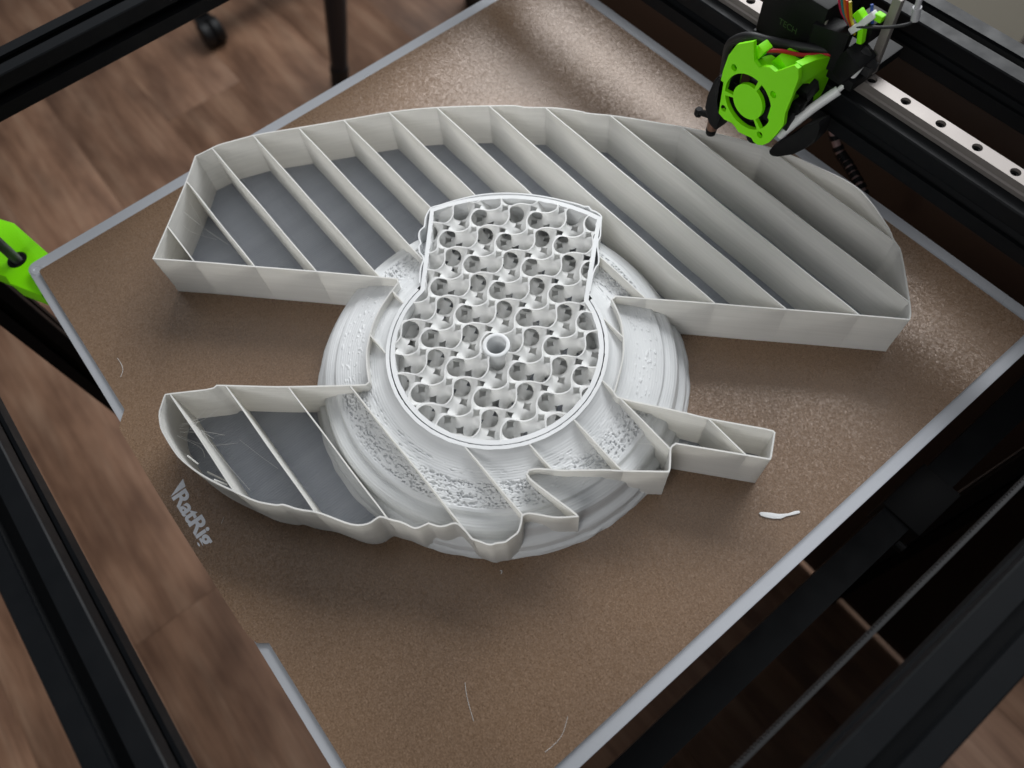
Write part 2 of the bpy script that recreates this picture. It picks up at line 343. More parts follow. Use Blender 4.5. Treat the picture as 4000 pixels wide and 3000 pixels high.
def wall(name, P, th, z0, z1, m, parent, closed=True, wob=0.10, nz=7):
    """thin printed wall along P; th to the left of travel; slightly uneven layers"""
    N = normals2(P, closed); n = len(P); V = []; F = []
    zz = [z0+(z1-z0)*k/nz for k in range(nz+1)]
    ph = rng.uniform(0, 6.28, 8)
    for side in (0, 1):
        for z in zz:
            for i, (p, nn) in enumerate(zip(P, N)):
                s = i*0.9
                w = wob*(math.sin(z*0.45+ph[0]+s*0.05)*0.5+math.sin(z*0.9+ph[1]+s*0.013)*0.4+math.sin(s*0.21+ph[2])*0.5)*(0.3 if z > z1-0.5 else 1)
                if z < z0+0.4 and z0 < 1: w -= 0.25
                q = Vector(p)+nn*(th*side+w)
                V.append((q.x, q.y, z))
    L = nz+1
    for side in (0, 1):
        for k in range(L-1):
            for i in range(n if closed else n-1):
                j = (i+1) % n; a = side*L*n+k*n
                F.append((a+i, a+j, a+n+j, a+n+i) if side == 0 else (a+i, a+n+i, a+n+j, a+j))
    t0, t1 = (L-1)*n, L*n+(L-1)*n; b0, b1 = 0, L*n
    for i in range(n if closed else n-1):
        j = (i+1) % n; F.append((t0+i, t0+j, t1+j, t1+i)); F.append((b0+i, b1+i, b1+j, b0+j))
    if not closed:
        for k in range(L-1):
            for i in (0, n-1): F.append((k*n+i, (k+1)*n+i, L*n+(k+1)*n+i, L*n+k*n+i))
    return recalc(mesh(name, V, F, m, parent, 50))
area2 = sum(OUT[i-1][0]*OUT[i][1]-OUT[i][0]*OUT[i-1][1] for i in range(len(OUT)))
if area2 < 0: OUT = OUT[::-1]
prt = thing('printed_part', 'large white half finished 3D print with thin walled wings round a lattice filled keyhole', '3D print')
LOOP = resample(smooth_loop(OUT), 4.0)
wall('outer_wall', LOOP, 0.95, 0.0, H, M_PLA, prt)
MB().prism(OUT, [], XY(0), 0.02, 1.2).build('base_layer', M_BASE, prt, None)
def inside(px, py, P):
    px = np.asarray(px); py = np.asarray(py); r = np.zeros(px.shape, bool); n = len(P)
    for i in range(n):
        x1, y1 = P[i-1]; x2, y2 = P[i]
        if y1 == y2: continue
        c = ((y1 > py) != (y2 > py)) & (px < (x2-x1)*(py-y1)/(y2-y1)+x1); r ^= c
    return r
# keyhole body
def keyhole(R, off, Rt):
    """circle of radius R joined to a flaring neck, walls moved in by off"""
    s0 = (43, 55.2-off); s1 = (62, 56.4-off); s2 = (103, 59.2-off)
    P = []
    a0 = math.asin(min(1, (55.0-off)/R)); k = 72
    for i in range(k+1):
        a = a0+(2*PI-2*a0)*i/k; P.append(loc2(R*math.cos(a), R*math.sin(a)))
    P += [loc2(s1[0], -s1[1]), loc2(84, -(57.8-off))]
    at = math.asin((59.2-off)/Rt)
    for i in range(25):
        a = -at+2*at*i/24; P.append(loc2(Rt*math.cos(a), Rt*math.sin(a)))
    P += [loc2(84, 57.8-off), loc2(s1[0], s1[1])]
    return P
KO, KI = keyhole(66.8, 0.0, 120.2), keyhole(63.9, 2.9, 117.0)
bw = MB()
KIr = []
for i, p in enumerate(resample(KI, 2.0)):
    KIr.append((p[0]+rng.normal(0, 0.16), p[1]+rng.normal(0, 0.16)))
bw.prism(KO, [KIr], XY(0), 4, H-0.05).build('body_wall', M_PLAS, prt, 40)
MB().prism(KO, [], XY(0), 1.3, 3.6).build('body_floor', M_BASE, prt, None)
wall('neck_skin', [tuple(p) for p in spline(NECK, 4)], -0.95, 6, H, M_PLAS, prt, False, 0.08)
# collar ring round the circle
ca = [a for a in np.linspace(math.radians(56), math.radians(304), 200)]
outer = [loc2(69.75*math.cos(a)+0.12*math.sin(37*a), 69.75*math.sin(a)) for a in ca]
inner = [loc2(67.5*math.cos(a), 67.5*math.sin(a)) for a in ca]
ci = [(p[0]+rng.normal(0, 0.10), p[1]+rng.normal(0, 0.10)) for p in inner]
MB().prism(outer+ci[::-1], [], XY(0), 20, H).build('collar_ring', M_PLAS, prt, 40)
# stepped disc, pitted where the walls stood on it
PROF = [(69.3, 38.6), (70.2, 37.8), (72, 36.2), (75, 34.4), (79, 32.8), (84, 31.4), (90, 30.3), (96, 29.3), (103.4, 27.9), (104.6, 27.4), (105.1, 26.6), (105.6, 25.3), (109, 24.3), (112, 23.0), (113.6, 21.6), (114.4, 19.6), (114.9, 17.0), (115.6, 13.4), (116.2, 12.1), (119.4, 10.4), (120.7, 9.3), (121.2, 7.4), (121.7, 3.6), (123.4, 2.8), (124.2, 1.7), (124.7, 0.05)]
pr = np.array(PROF); s = np.r_[0, np.cumsum(np.hypot(*np.diff(pr, axis=0).T))]
ns = 240; ss = np.linspace(0, s[-1], ns); rr = np.interp(ss, s, pr[:, 0]); zz = np.interp(ss, s, pr[:, 1])
nt = 1440; th = np.linspace(0, 2*PI, nt, endpoint=False)
def field(sr, st):
    g = rng.normal(size=(nt, ns)); fx = np.fft.fftfreq(nt)[:, None]; fy = np.fft.fftfreq(ns)[None]
    G = np.fft.ifft2(np.fft.fft2(g)*np.exp(-2*PI**2*((fx*st)**2+(fy*sr)**2))).real; return G/G.std()
RR = np.repeat(rr[None], nt, 0); ZZ = np.repeat(zz[None], nt, 0); TH = np.repeat(th[:, None], ns, 1)
PX, PY = CX+RR*np.cos(TH), CY+RR*np.sin(TH)
ins = inside(PX, PY, OUT).astype(float)
sm = lambda x, a, b: np.clip((x-a)/(b-a), 0, 1)**2*(3-2*np.clip((x-a)/(b-a), 0, 1))
dash = sm(field(0.9, 3.2), 0.75, 1.4); worm = sm(field(1.1, 1.05)+0.35*field(0.8, 3), 0.3, 0.8)
band1 = sm(RR, 76, 83)*(1-sm(RR, 88, 92)); band2 = sm(RR, 85, 90)*(1-sm(RR, 101, 103.2))
lowf = sm(field(3, 40), -0.6, 0.8)
ZZ = ZZ-ins*(dash*band1*0.9*(0.25+0.75*lowf)+worm*band2*1.5*(0.45+0.55*lowf))
out_b = (1-ins)*sm(RR, 84, 90)*(1-sm(RR, 101, 104)); ZZ = ZZ+out_b*sm(field(1.2, 2.2), 1.1, 1.9)*0.45
ZZ = ZZ+np.sin(RR*2*PI/1.55+field(2, 60)*0.5)*0.055*(1-sm(RR, 113, 114))*sm(RR, 72, 78)
RR = RR+field(3, 14)*0.05*sm(RR, 103, 105)+field(2, 5)*0.22*sm(RR, 120.5, 122)
ZZ = np.clip(ZZ, 0.03, None)
PX, PY = CX+RR*np.cos(TH), CY+RR*np.sin(TH)
idx = np.arange(nt*ns).reshape(nt, ns); nx = np.roll(idx, -1, 0)
Q = np.stack([idx[:, :-1], nx[:, :-1], nx[:, 1:], idx[:, 1:]], -1).reshape(-1, 4)[:, ::-1]
qc = (PX.ravel()[Q].mean(1), PY.ravel()[Q].mean(1))
KM = keyhole(65.5, 1.4, 118.8)
keep = ~inside(qc[0], qc[1], KM); Q = Q[keep]
me = bpy.data.meshes.new('stepped_disc'); V = np.stack([PX.ravel(), PY.ravel(), ZZ.ravel()], -1)*MM
me.from_pydata(V.tolist(), [], Q.tolist()); me.shade_smooth(); link_obj('stepped_disc', me, M_DISC, prt)
# straight partitions every 30 mm
NK = [tuple(p) for p in NECK]
def crossings(y, P):
    X = []
    for i in range(len(P)):
        (x1, y1), (x2, y2) = P[i-1], P[i]
        if (y1 > y) != (y2 > y): X.append(x1+(x2-x1)*(y-y1)/(y2-y1))
    return sorted(X)
for k in range(15):
    y = 35.3+29.96*k
    X = crossings(y, OUT); segs = [(X[i]+0.3, X[i+1]-0.3) for i in range(0, len(X)-1, 2)]
    cut = []
    d = abs(y-CY)
    if d < 70: cut.append((CX-math.sqrt(70**2-d*d), CX+math.sqrt(70**2-d*d)))
    nk = crossings(y, NK)
    if len(nk) >= 2: cut.append((nk[0]-0.2, nk[-1]+0.2))
    for c0, c1 in cut:
        ns_ = []
        for a, b in segs:
            if c1 <= a or c0 >= b: ns_.append((a, b)); continue
            if a < c0: ns_.append((a, c0))
            if b > c1: ns_.append((c1, b))
        segs = ns_
    for a, b in segs:
        if b-a < 2: continue
        n = max(2, int((b-a)/9)); ph = rng.uniform(0, 6)
        P = [(a+(b-a)*i/n, y+0.14*math.sin(i*0.8+ph)*(0 < i < n)) for i in range(n+1)]
        wall('partition', [(p[0], p[1]-0.4) for p in P], 0.8, 1.1, H-0.02, M_PLA, prt, False, 0.10, 5)
# gyroid lattice
def surface_nets(F):
    s = F > 0; nx_, ny_, nz_ = F.shape
    acc = np.zeros((nx_-1, ny_-1, nz_-1, 3)); cnt = np.zeros((nx_-1, ny_-1, nz_-1))
    for ax in range(3):
        o = [a for a in range(3) if a != ax]; a = [slice(None)]*3; b = [slice(None)]*3; a[ax] = slice(0, -1); b[ax] = slice(1, None)
        fa = F[tuple(a)]; fb = F[tuple(b)]; cr = s[tuple(a)] != s[tuple(b)]
        t = np.where(cr, fa/np.where(fa == fb, 1, fa-fb), 0)
        for d0 in (0, 1):
            for d1 in (0, 1):
                sl = [slice(None)]*3
                for d, oo in ((d0, o[0]), (d1, o[1])): sl[oo] = slice(d, d+F.shape[oo]-1)
                c = cr[tuple(sl)]; cnt += c; acc[..., ax] += np.where(c, t[tuple(sl)], 0)
                if d0: acc[..., o[0]] += c
                if d1: acc[..., o[1]] += c
    act = cnt > 0; ix = np.full(act.shape, -1); ix[act] = np.arange(act.sum())
    V = np.stack(np.nonzero(act), -1)+acc[act]/cnt[act][:, None]; Q = []
    for ax in range(3):
        o = [(ax+1) % 3, (ax+2) % 3]; a = [slice(None)]*3; b = [slice(None)]*3; a[ax] = slice(0, -1); b[ax] = slice(1, None)
        I = np.stack(np.nonzero(s[tuple(a)] != s[tuple(b)]), -1)
        ok = (I[:, o[0]] > 0) & (I[:, o[1]] > 0) & (I[:, o[0]] < F.shape[o[0]]-1) & (I[:, o[1]] < F.shape[o[1]]-1)
        I = I[ok]; fl = s[tuple(a)][tuple(I.T)]
        def cell(d0, d1):
            J = I.copy(); J[:, o[0]] -= d0; J[:, o[1]] -= d1; return ix[tuple(J.T)]
        q = np.stack([cell(1, 1), cell(0, 1), cell(0, 0), cell(1, 0)], -1); q[~fl] = q[~fl][:, ::-1]; Q.append(q)
    return V, np.concatenate(Q)
PER = 27.58; KK = 2*PI/PER; Z0 = math.radians(150); SXP, SYP = 0.091*2*PI, 0.628*2*PI
def gyr(X, Y, Z):
    b = KK*(X-225.22)+SXP; a = KK*(Y-287.7)+SYP; c = KK*(Z-H)+Z0
    f = np.sin(a)*np.cos(b)+np.sin(b)*np.cos(c)+np.sin(c)*np.cos(a)
    ga = np.cos(a)*np.cos(b)-np.sin(c)*np.sin(a); gb = -np.sin(a)*np.sin(b)+np.cos(b)*np.cos(c); gc = -np.sin(b)*np.sin(c)+np.cos(c)*np.cos(a)
    return f, np.stack([gb, ga, gc], -1)
st = 0.85
kx = [p[0] for p in KO]; ky = [p[1] for p in KO]
gx = np.arange(min(kx)-2, max(kx)+2, st); gy = np.arange(min(ky)-2, max(ky)+2, st); gz = np.arange(H-42*st-0.2, H+2*st, st)
F_, _ = gyr(*np.meshgrid(gx, gy, gz, indexing='ij'))
V, Q = surface_nets(F_); V = V*st+np.array([gx[0], gy[0], gz[0]])
c = V[Q].mean(1); G = gyr(c[:, 0], c[:, 1], c[:, 2])[1]; nzv = np.abs(G[:, 2])/np.linalg.norm(G, axis=1)
KG = keyhole(64.9, 1.8, 118.0)
U_ = np.abs(G[:, :2]/np.linalg.norm(G, axis=1)[:, None]@np.array([[0.7071, 0.7071], [0.7071, -0.7071]]))
star = (U_[:, 0]**0.75+U_[:, 1]**0.75) < 0.75
keep = inside(c[:, 0], c[:, 1], KG) & ~(star & (c[:, 2] < H-0.35)) & (np.hypot(c[:, 0]-CX, c[:, 1]-CY) > 8.2)
def starv(P_):
    g_ = gyr(P_[:, 0], P_[:, 1], P_[:, 2])[1]; g_ = g_/np.linalg.norm(g_, axis=1)[:, None]
    u_ = np.abs(g_[:, :2]@np.array([[0.7071, 0.7071], [0.7071, -0.7071]]))+1e-4
    return (u_**0.75).sum(1), g_
hb = np.zeros(len(V), bool); hb[Q[star & (c[:, 2] < H-0.35)].ravel()] = True
kb = np.zeros(len(V), bool); kb[Q[keep].ravel()] = True
bi = np.nonzero(hb & kb)[0]; B_ = V[bi].copy()
for it in range(3):
    s0, n0 = starv(B_); gr = np.stack([(starv(B_+np.eye(3)[a_]*0.05)[0]-s0)/0.05 for a_ in range(3)], -1)
    gr -= n0*(gr*n0).sum(1)[:, None]
    stp = gr*((0.75-s0)/np.maximum((gr**2).sum(1), 1e-4))[:, None]; ln = np.linalg.norm(stp, axis=1)[:, None]
    B_ = B_+stp*np.minimum(1, 0.4/np.maximum(ln, 1e-6))
V[bi] = B_
Q = Q[keep]
me = bpy.data.meshes.new('g'); me.from_pydata(V.tolist(), [], Q.tolist())
bm = bmesh.new(); bm.from_mesh(me)
bmesh.ops.bisect_plane(bm, geom=bm.verts[:]+bm.edges[:]+bm.faces[:], plane_co=(0, 0, H-0.02), plane_no=(0, 0, 1), clear_outer=True)
bmesh.ops.delete(bm, geom=[v for v in bm.verts if not v.link_faces], context='VERTS')
bm.verts.index_update(); bm.verts.ensure_lookup_table()
V = np.array([v.co[:] for v in bm.verts]); FA = [[v.index for v in f.verts] for f in bm.faces]
TE = [(e.verts[0].index, e.verts[1].index) for e in bm.edges if abs(e.verts[0].co.z-H+0.02) < 1e-3 and abs(e.verts[1].co.z-H+0.02) < 1e-3]
bm.free()
G = gyr(V[:, 0], V[:, 1], V[:, 2])[1]; hn = np.hypot(G[:, 0], G[:, 1]); gl = np.linalg.norm(G, axis=1)
off = np.stack([G[:, 0], G[:, 1], 0*hn], -1)/np.maximum(hn, 0.35*gl)[:, None]*0.45
wz = np.clip((V[:, 2]-(H-1.6))/1.4, 0, 1)[:, None]
off = wz*off+(1-wz)*G/gl[:, None]*0.40
n = len(V); VV = np.concatenate([V+off, V-off])
FF = FA+[[i+n for i in f][::-1] for f in FA]+[(a, b, b+n, a+n) for a, b in TE]
me2 = bpy.data.meshes.new('gyroid_lattice'); me2.from_pydata((VV*MM).tolist(), [], FF)
me2.shade_smooth(); me2.set_sharp_from_angle(angle=math.radians(52)); link_obj('gyroid_lattice', me2, M_GYR, prt)
bpy.data.meshes.remove(me)
MB().lathe([(6.2, 6), (6.2, H+0.3), (6.6, H+0.6), (8.3, H+0.6), (8.7, H+0.3), (8.7, 6)], (CX, CY, 0), 48, close=True).build('centre_tube', M_PLAS, prt, 40)
MB().lathe([(0, 9), (6.3, 9), (6.3, 8), (0, 8)], (CX, CY, 0), 32).build('tube_floor', M_BASE, prt, 40)
# stray strings inside the walls
mb = MB()
def hair(p, q, sag=1.0, r=0.09):
    p, q = Vector(p), Vector(q); m_ = (p+q)/2+Vector((rng.normal(0, 2), rng.normal(0, 2), -sag))
    mb.tube([tuple(v) for v in spline([p, m_, q], 5)], r, 4, False)
for x, y, z, x2, y2, z2 in [(209, 28, 30, 215, 52, 22), (209, 27, 28, 231, 47, 26), (210, 26, 26, 224, 36, 30), (208, 28, 27, 210, 48, 30), (211, 26, 27, 226, 40, 22), (207, 30, 28, 219, 54, 36), (212, 25, 24, 236, 50, 18), (205, 33, 30, 226, 36, 30), (214, 24, 30, 236, 30, 26), (222, 38, 32, 268, 40, 16), (236, 52, 20, 262, 60, 8), (212, 27, 26, 218, 40, 36), (60, 104, 30, 74, 118, 8), (52, 118, 30, 66, 112, 10), (58, 110, 34, 92, 122, 16), (86, 74, 32, 66, 98, 20), (212, 170, 38, 222, 178, 36), (218, 176, 38, 226, 170, 36), (395, 262, 36, 400, 250, 14), (372, 218, 34, 412, 252, 24), (404, 240, 30, 418, 262, 22), (250, 236, 36, 262, 226, 34), (308, 300, 36, 300, 288, 34)]:
    hair((x, y, z), (x2, y2, z2))
ob = mb.build('filament_strings', M_PLA, prt, None); ob['kind'] = 'stuff'
for P in ([(231, 23, 31), (240, 25.5, 30.6)], [(243, 26, 22), (255, 32, 20)], [(258, 29, 35), (266, 33.5, 35.4)]):
    MB().tube(P, 0.55, 8).build('loose_strand', M_PLA, prt, 60)

# ------------------------------------------------------------------ printer frame
def tslot(w=15.0):
    """3030 section, one slot on each side"""
    q = [(w-0.8, -w), (4.1, -w), (4.1, -w+2.2), (8.0, -w+2.2), (8.0, -w+4.0), (4.4, -w+8.5)]
    side = [(-x, y) for x, y in q]+[(x, y) for x, y in q[::-1]]
    P = []
    for k in range(4):
        c, s_ = math.cos(k*PI/2), math.sin(k*PI/2); P += [(x*c-y*s_, x*s_+y*c) for x, y in side]
    return P
def extrusion(name, axis, c, a, b, parent):
    f = {'x': lambda u, v, t: (t, c[0]+u, c[1]+v), 'y': lambda u, v, t: (c[0]+u, t, c[1]+v), 'z': lambda u, v, t: (c[0]+u, c[1]+v, t)}[axis]
    return MB().prism(tslot(), [], f, a, b).build(name, M_ANO, parent, 30)
fr = thing('printer_frame', 'black slotted aluminium frame of beams and posts round the print bed', 'printer frame')
ZB = 82
extrusion('frame_beam', 'x', (-55, ZB), -101, 598, fr)
extrusion('frame_beam', 'y', (-86, ZB), -39.5, 555.5, fr)
extrusion('frame_beam', 'y', (583, ZB), -39.5, 555.5, fr)
extrusion('frame_beam', 'x', (571, ZB), -101, 598, fr)
extrusion('frame_post', 'z', (-86, -55), -775, 66.5, fr)
extrusion('frame_post', 'z', (583, 571), -775, 66.5, fr)
pnl = MB().box((248, 575, -355), (638, 3, 835)).build('back_panel', mat('dark_brown_panel', (0.030, 0.017, 0.012), 0.35), fr, 30)
pnl['label'] = 'dark brown rear panel below the beam'
acr = bpy.data.materials.new('smoked_acrylic'); acr.use_nodes = True
for n_ in list(acr.node_tree.nodes):
    if n_.type == 'BSDF_PRINCIPLED': acr.node_tree.nodes.remove(n_)
tr_ = nd(acr, 'ShaderNodeBsdfTransparent'); tr_.inputs[0].default_value = (0.80, 0.775, 0.78, 1)
gl_ = nd(acr, 'ShaderNodeBsdfGlossy'); gl_.inputs['Roughness'].default_value = 0.03
fr_ = nd(acr, 'ShaderNodeFresnel'); fr_.inputs[0].default_value = 1.45
mx_ = nd(acr, 'ShaderNodeMixShader'); lk(acr, fr_.outputs[0], mx_.inputs[0]); lk(acr, tr_.outputs[0], mx_.inputs[1]); lk(acr, gl_.outputs[0], mx_.inputs[2])
lk(acr, mx_.outputs[0], acr.node_tree.nodes['Material Output'].inputs[0])
ap = MB().box((583, 258, -355), (3, 592, 840)).build('dimming_panel', acr, fr, 30)  # panel added to dim the floor seen through it
ap['label'] = 'smoked clear acrylic panel added below the lower right beam to dim the floor'
# belt along the front beam
bl = MB(); n = 295
bl.box((548.5, 255, 84), (1.5, 590, 7))
for i in range(n): bl.box((547.45, -39+590*i/n, 84), (0.7, 1.0, 7))
tag(bl.build('drive_belt', M_RUB, None, None), 'thin black toothed belt stretched beside the lower right frame beam', 'belt')
# leadscrew through the green bracket
mb = MB(); P = []; pr_ = []
for i in range(260):
    z = -300+i*1.5; pr_ += [(3.0, z), (3.0, z+0.4), (3.9, z+0.75), (3.9, z+1.1)]
mb.lathe(pr_, (-31.5, -11, 0), 16)
tag(mb.build('lead_screw', brushed('screw_steel', (0.16, 0.17, 0.16), 0.35), None, 50), 'steel threaded rod standing in the hole of the green corner bracket', 'lead screw')

# ------------------------------------------------------------------ gantry with its linear rail
gan = thing('gantry', 'black cross beam carrying a pale steel rail with countersunk holes', 'gantry')
extrusion('gantry_beam', 'x', (485, 81), -62, 560, gan)
hx = [334.8+25*i for i in range(-14, 9)]
x0, x1 = -25, 548
rail = MB()
for k, h in enumerate(hx):
    a, b = h-12.5, h+12.5
    rail.prism([(a, 480.1), (b, 480.1), (b, 489.9), (a, 489.9)], [circle((h, 485), 3.1, 18)], XY(0), 99.5, 104)
a, b = hx[0]-12.5, hx[-1]+12.5
sec = [(479, 96.0), (479, 98.7), (480.4, 99.6), (480.4, 99.9), (489.6, 99.9), (489.6, 99.6), (491, 98.7), (491, 96.0)]
rail.prism(sec, [], lambda u, v, t: (t, u, v), a, b)
ra = rail.build('linear_rail', M_STEEL, gan, 30)
sm_ = None
for h in hx[8:]:
    if sm_ is None:
        sm_ = MB().lathe([(0, 0), (2.75, 0), (2.75, 2.2), (1.5, 2.2), (1.4, 1.0), (0, 1.0)], (0, 0, 0), 16).build('rail_screw', M_BLK, ra, 40); o = sm_
    else:
        o = sm_.copy(); COL.objects.link(o); o.parent = ra
    o.location = (h*MM, 485*MM, 99.95*MM)

# ------------------------------------------------------------------ print head
hd = thing('print_head', 'lime green and black print head with fan grille and wires, parked over the far wing', 'print head')
YF = 425
fn = lambda a, b, t: (a, t, b)
face = [(284.1, 134.7), (273.2, 126.1), (269.2, 116), (267.8, 104), (267.8, 90), (268.5, 79.6), (271.5, 71.8), (277.5, 70.0), (283.7, 71.5), (287, 70.6), (290.5, 68.6), (296, 69.8), (301.2, 71.2), (303.5, 69.6), (307, 69.4), (310.6, 71.8), (314.4, 77), (317.6, 86), (320.3, 96.2), (318.8, 104), (319.4, 117), (319.6, 131), (317.5, 136.3), (314.5, 136.9), (309.5, 131.5), (304.0, 125.5), (299.5, 126), (295.5, 124.2), (292.2, 121.2), (288, 123.5)]
FC = (291.2, 94.2)
holes = [circle(c, 2.35, 16) for c in ((275.3, 110.6), (307.1, 110.8), (306.4, 77.7), (274.8, 77.8))]
for a0 in (75, 195, 315):
    a, b = math.radians(a0+4.5), math.radians(a0+115.5)
    holes.append(circle(FC, 18.7, 26, a, b, True)+circle(FC, 11.9, 20, b, a, True))
MB().prism(face, holes, fn, YF, YF+2.6).build('fan_shroud', M_GREEN, hd, 30, 0.0)
mb = MB(); mb.prism(circle(FC, 21.2, 40), [circle(FC, 19.2, 40)], fn, YF+2.7, YF+14)
mb.prism([(270, 120), (270, 74), (272.5, 74), (272.5, 117.5), (308, 117.5), (308, 76), (310.5, 76), (310.5, 120)], [], fn, YF+2.7, YF+15)
mb.build('shroud_box', M_GREEN, hd, 30)
fan = MB(); fan.lathe([(0, 4), (9.5, 4), (10.5, 5), (10.5, 14), (0, 14)], (FC[0], YF+1, FC[1]), 28, 'y')
for k in range(7):
    a = 2*PI*k/7
    for t in range(4):
        r0, r1 = 10+2*t, 12+2*t
        V = [(FC[0]+r*math.cos(a+w+0.02*r), YF+(5 if w < 0.2 else 12), FC[1]+r*math.sin(a+w+0.02*r)) for r, w in ((r0, 0), (r1, 0), (r1, 0.62), (r0, 0.62))]
        fan.add(V, [(0, 1, 2, 3)])
fan.lathe([(19.0, 3.2), (19.0, 13), (18.4, 13), (18.4, 3.2)], (FC[0], YF, FC[1]), 36, 'y', True)
fan.build('cooling_fan', M_BLK, hd, 40)
MB().prism([(430, 135), (444, 131), (466, 121), (468.3, 114), (466.3, 95), (463.9, 87), (454, 95), (447, 103), (445.5, 113), (438, 117), (433, 114), (429, 118)], [], lambda a, b, t: (t, a, b), 311.5, 316.5).build('side_duct', M_GREEN, hd, 30, 0.6)
mb = MB(); mb.prism([(428, 111), (438, 106), (446, 101), (452, 92), (446, 80), (436, 78), (428, 90)], [], lambda a, b, t: (t, a, b), 306, 312)
mb.build('side_cheek', M_GREEN, hd, 30, 0.6)
mb = MB(); mb.box((316, 448, 107), (7, 10, 12), Matrix.Rotation(0.5, 3, 'X')); mb.box((317, 441, 99), (6, 7, 8)); mb.box((315, 450, 94), (6, 9, 8)); mb.box((314, 438, 88), (6, 8, 14), Matrix.Rotation(0.4, 3, 'X')); mb.box((315, 446, 84), (5, 7, 7))
mb.build('wire_connector', M_BLK, hd, 30, 0.8)
mb = MB(); mb.box((303, 443, 118), (20, 14, 8), Matrix.Rotation(0.5, 3, 'Y')); mb.box((310, 452, 122), (8, 10, 6)); mb.box((287, 432, 127), (6, 8, 8), Matrix.Rotation(0.4, 3, 'Y'))
mb.build('wire_clip', M_GREEN, hd, 30, 1.0)
mt = MB(); mt.box((284, 474, 132), (44, 34, 38)); mt.box((284, 474, 111.5), (46, 36, 3)); mt.lathe([(0, 0), (9, 0), (9, 2.5), (0, 2.5)], (284, 474, 151), 24)
mt.build('extruder_motor', M_BLK, hd, 30, 1.2)
MB().box((304, 485, 111.5), (62, 46, 7)).build('carriage_plate', M_BLK, hd, 30, 1.0)
mb = MB(); mb.box((310, 463, 128), (22, 12, 26), Matrix.Rotation(0.3, 3, 'Z')); mb.box((326, 468, 122), (14, 16, 18), Matrix.Rotation(0.4, 3, 'Y')); mb.box((322, 480, 138), (12, 14, 14)); mb.box((300, 452, 104), (26, 10, 20)); mb.box((298, 448, 86), (30, 16, 26))
mb.build('extruder_body', M_BLK, hd, 30, 1.5)
MB().prism([(299, 131), (303.5, 140), (307, 144), (307, 140), (303.5, 135)], [], fn, 458, 459.2).build('metal_tab', M_STEEL, hd, 30)
cu = bpy.data.curves.new('maker', 'FONT'); cu.body = 'TECH'; cu.size = 5.6*MM; cu.extrude = 0.02*MM
to = bpy.data.objects.new('maker', cu); COL.objects.link(to); bpy.context.view_layer.update()
me = bpy.data.meshes.new_from_object(to.evaluated_get(bpy.context.evaluated_depsgraph_get())); bpy.data.objects.remove(to)
for v in me.vertices: v.co = Vector((0.2770+v.co.x, 0.4567-v.co.z, 0.1262+v.co.y))
me.materials.clear(); link_obj('motor_lettering', me, mat('faded_green_print', (0.035, 0.075, 0.018), 0.6), hd)
duct = [(308.4, 50.8), (312, 51.5), (315.5, 53.6), (325.4, 63.5), (333.0, 76), (336.7, 87.1), (336, 95), (333.8, 98.6), (330, 94), (326.2, 89.6), (317.8, 74.5), (309.3, 60), (307.6, 54)]
MB().prism(duct, [], fn, 440, 451).build('air_duct', M_BLK, hd, 30, 2.2)
lb = [(265, 98), (262, 92), (259.5, 78), (259.5, 68), (262.5, 62), (266, 57), (273, 56), (274, 70), (272, 98)]
MB().prism(lb, [], fn, 425, 437).build('air_duct', M_BLK, hd, 30, 2.0)
mb = MB(); mb.tube([(263, 429, 61), (253.5, 429, 57.0)], [2.4, 2.0], 12); mb.lathe([(0, -3.0), (2.2, -3.0), (3.0, -1.5), (3.0, 1.5), (2.2, 3.0), (0, 3.0)], (252.8, 429, 56.6), 16)
mb.build('probe_arm', M_BLK, hd, 40)
mb = MB(); mb.lathe([(0, 49.5), (3.2, 50), (3.6, 52), (3.6, 62), (0, 62)], (266.5, 429, 0), 20); noz = mb.build('nozzle_block', M_COPPER, hd, 40)
MB().lathe([(0, 45.2), (1.6, 45.2), (3.4, 47), (3.8, 50), (3.7, 51.5), (0, 51.5)], (266.5, 429, 0), 20).build('nozzle_sock', M_BLK, noz, 40)
mb = MB(); mb.lathe([(0, 62), (5, 62.5), (6, 65), (6, 70), (0, 70)], (298, 434, 0), 18); mb.build('duct_mount', M_BLK, hd, 40)
MB().tube(spline([(252.6, 449, 70), (252.5, 447, 90), (256.8, 441, 107.5), (265.3, 437, 119.5), (275.1, 435, 127.5), (284, 438, 128.5), (295.0, 448, 126), (310.2, 458, 126), (321.2, 468, 126), (330, 472, 125)], 6), 2.7, 12).build('cable', M_RUB, hd, 60)
MB().tube(spline([(284.8, 430, 121.5), (287.9, 431, 126.8), (295.4, 439, 127.0), (303.8, 448, 124.3), (313.8, 458, 125), (322, 465, 126)], 6), 1.25, 8).build('fan_wire', M_RED, hd, 60)
MB().tube(spline([(285.5, 433, 120.5), (290, 436, 124.2), (297.4, 443, 123.8), (305.8, 451, 121.5), (315, 460, 122)], 6), 1.25, 8).build('fan_wire', M_RUB, hd, 60)
MB().tube(spline([(332.1, 470, 124), (330.8, 466, 114.2), (327.4, 461, 104.5)], 6), 1.7, 10).build('cable_sleeve', M_GREY, hd, 60)
MB().tube(spline([(327.9, 461.5, 105.5), (322.6, 452, 96), (317.4, 443, 84.5), (313, 437, 74)], 6), 3.1, 12).build('cable_sleeve', M_GREY, hd, 60)
MB().prism([(328.9, 160), (331.0, 112), (336.4, 112), (334.2, 160)], [], fn, 479, 483).build('metal_strip', M_STEEL, hd, 30, 0.3)
